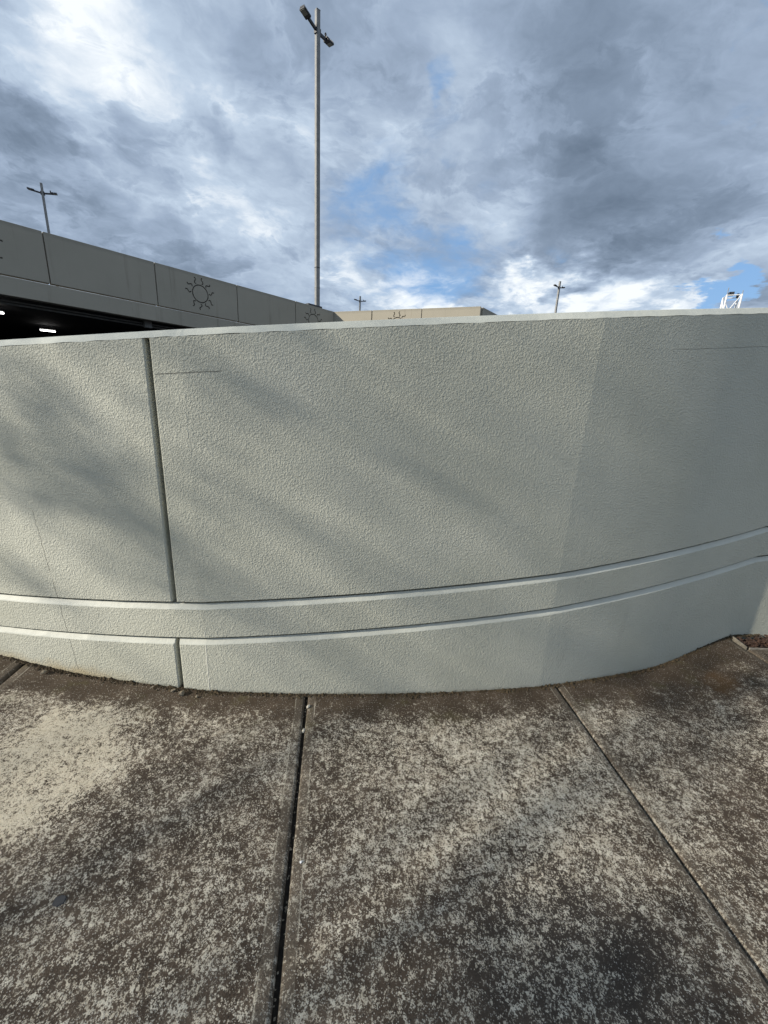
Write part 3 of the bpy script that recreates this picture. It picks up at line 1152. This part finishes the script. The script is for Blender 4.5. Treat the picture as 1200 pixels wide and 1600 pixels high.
# ------------------------------------------------------------------ lattice mast
x, y = polar(37.6, 88)
mast = thing('lattice_mast', 'white steel lattice mast with dark fittings on top, far right above the wall', 'mast', (x, y, 0), math.radians(-25))
HT = 20.6
for sx, sy in ((-1, -1), (1, -1), (1, 1), (-1, 1)):
    bm = bmesh.new()
    bm_tube(bm, (sx * .95, sy * .95, 0), (sx * .95, sy * .95, HT), .115)
    from_bm('leg', bm, M_WHITE, mast)
for lv in range(6):
    z0, z1 = HT - 3.45 * (lv + 1), HT - 3.45 * lv
    if z0 < -.2:
        break
    for k, (ax, ay, bx, by) in enumerate(((-1, -1, 1, -1), (1, -1, 1, 1), (1, 1, -1, 1), (-1, 1, -1, -1))):
        bm = bmesh.new()
        a, b = (z0, z1) if (lv + k) % 2 == 0 else (z1, z0)
        bm_tube(bm, (ax * .95, ay * .95, a), (bx * .95, by * .95, b), .065)
        from_bm('brace', bm, M_WHITE, mast)
        bm = bmesh.new()
        bm_tube(bm, (ax * .95, ay * .95, z1 - .1), (bx * .95, by * .95, z1 - .1), .07)
        from_bm('rail', bm, M_WHITE, mast)
bm = bmesh.new()
bm_box(bm, (-.3, -.2, HT + .25), (.7, .6, .5), None, .05)
from_bm('equipment_box', bm, M_DARK, mast)
bm = bmesh.new()
bm_box(bm, (.75, .5, HT + .1), (.3, .3, .6), None, .03)
from_bm('equipment_box', bm, M_DARK, mast)
for ax, ah in ((-.95, 1.0), (.95, .5)):
    bm = bmesh.new()
    bm_tube(bm, (ax, -.95, HT), (ax, -.95, HT + ah), .05)
    from_bm('antenna', bm, M_GALV, mast)

# ------------------------------------------------------------------ street tree whose leaves dapple the wall
TREE = (-14.6, -5.6, 0)
tree = thing('street_tree', 'leafy street tree standing to the left, its leaves throwing dappled shade on the wall', 'tree', TREE)
rt = random.Random(23)
# shaded places (x, y, z, radius, leaves): wall and pavement spots the crown throws its shade on
SHADE = [(-1.625, 1.78, 1.371, 0.24, 65), (-1.438, 1.757, 1.182, 0.24, 80), (-1.253, 1.74, 0.954, 0.24, 80), (-1.756, 1.799, 1.1, 0.25, 75), (-1.062, 1.726, 0.712, 0.22, 55), (-0.737, 1.715, 1.151, 0.22, 16), (-0.825, 1.716, 1.643, 0.35, 45), (-0.426, 1.717, 1.698, 0.35, 45), (-1.628, 1.78, 1.638, 0.2, 25), (-1.888, 1.82, 0.558, 0.18, 25), (-0.134, 1.73, 1.575, 1.4, 260), (0.349, 1.778, 1.148, 1.4, 300), (0.735, 1.839, 1.481, 1.3, 260), (-0.116, 1.732, 0.952, 1.3, 170), (0.537, 0.697, 0.0, 0.2, 85), (0.292, 0.62, 0.0, 0.17, 65), (0.75, 0.73, 0.0, 0.18, 60), (0.85, 0.643, 0.0, 0.18, 40), (1.855, 1.782, 0.0, 0.2, 60), (2.235, 1.93, 0.0, 0.25, 70)]


def sun_back(p, s):
    return Vector(p) + SUN * s


tips = []
for (px, py, pz, rad, cnt) in SHADE:
    tips.append((sun_back((px, py, pz), (rt.uniform(11.0, 13.5) if rad < .5 else rt.uniform(18.0, 22.0))), rad, cnt))
tc = Vector((TREE[0] + 1.2, TREE[1] + .9, 7.0))
for k in range(46):
    # the rest of the crown, off to the sides where its shade misses the wall
    for _ in range(30):
        v = Vector((rt.gauss(0, 1), rt.gauss(0, 1), rt.gauss(0, 1))).normalized() * rt.uniform(1.2, 2.6)
        v.z *= .8
        c = tc + v
        # where does its shade fall on the plane of the wall foot?
        s = (c.y - 1.75) / SUN.y
        hit = c - SUN * s
        if not (-4.5 < hit.x < 7.5 and -2.6 < hit.z < 2.8):
            break
    else:
        continue
    tips.append((c, rt.uniform(.45, .8), 130))
V, F = [], []
for c, rad, cnt in tips:
    for k in range(cnt):
        v = Vector((rt.gauss(0, .5), rt.gauss(0, .5), rt.gauss(0, .45))) * rad
        pos = c + v
        L, W = rt.uniform(.035, .06), rt.uniform(.016, .026)
        q = Matrix.Rotation(rt.random() * 6.28, 3, 'Z') @ Matrix.Rotation(rt.uniform(-1.2, 1.2), 3, 'X') @ Matrix.Rotation(rt.uniform(-.6, .6), 3, 'Y')
        b = len(V)
        for e in ((-L, 0, 0), (0, -W, -.004), (L, 0, -.012), (0, W, -.004)):
            V.append(tuple(pos + q @ Vector(e)))
        F.append((b, b + 1, b + 2))
        F.append((b, b + 2, b + 3))
me = bpy.data.meshes.new('crown')
me.from_pydata(V, [], F)
me.materials.append(M_LEAF)
crown = link(bpy.data.objects.new('crown', me), tree)
bm = bmesh.new()
bm_tube(bm, (TREE[0], TREE[1], 0), (TREE[0] + .1, TREE[1], 2.4), .24, .17, 12)
bm_tube(bm, (TREE[0] + .1, TREE[1], 2.35), (TREE[0], TREE[1] + .05, 4.3), .17, .11, 12)
from_bm('trunk', bm, M_BARK, tree, True)
bm = bmesh.new()
fork = Vector((TREE[0] + .05, TREE[1], 3.2))
top_ = Vector((TREE[0], TREE[1] + .05, 4.3))
for i, (c, rad, cnt) in enumerate(tips):
    st = fork if c.z < 5.0 else top_
    md = st.lerp(c, .5) + Vector((0, 0, .22))
    bm_tube(bm, st, md, .040, .018, 6)
    bm_tube(bm, md, c, .018, .006, 6)
from_bm('limbs', bm, M_BARK, tree, True)
adopt(tree)
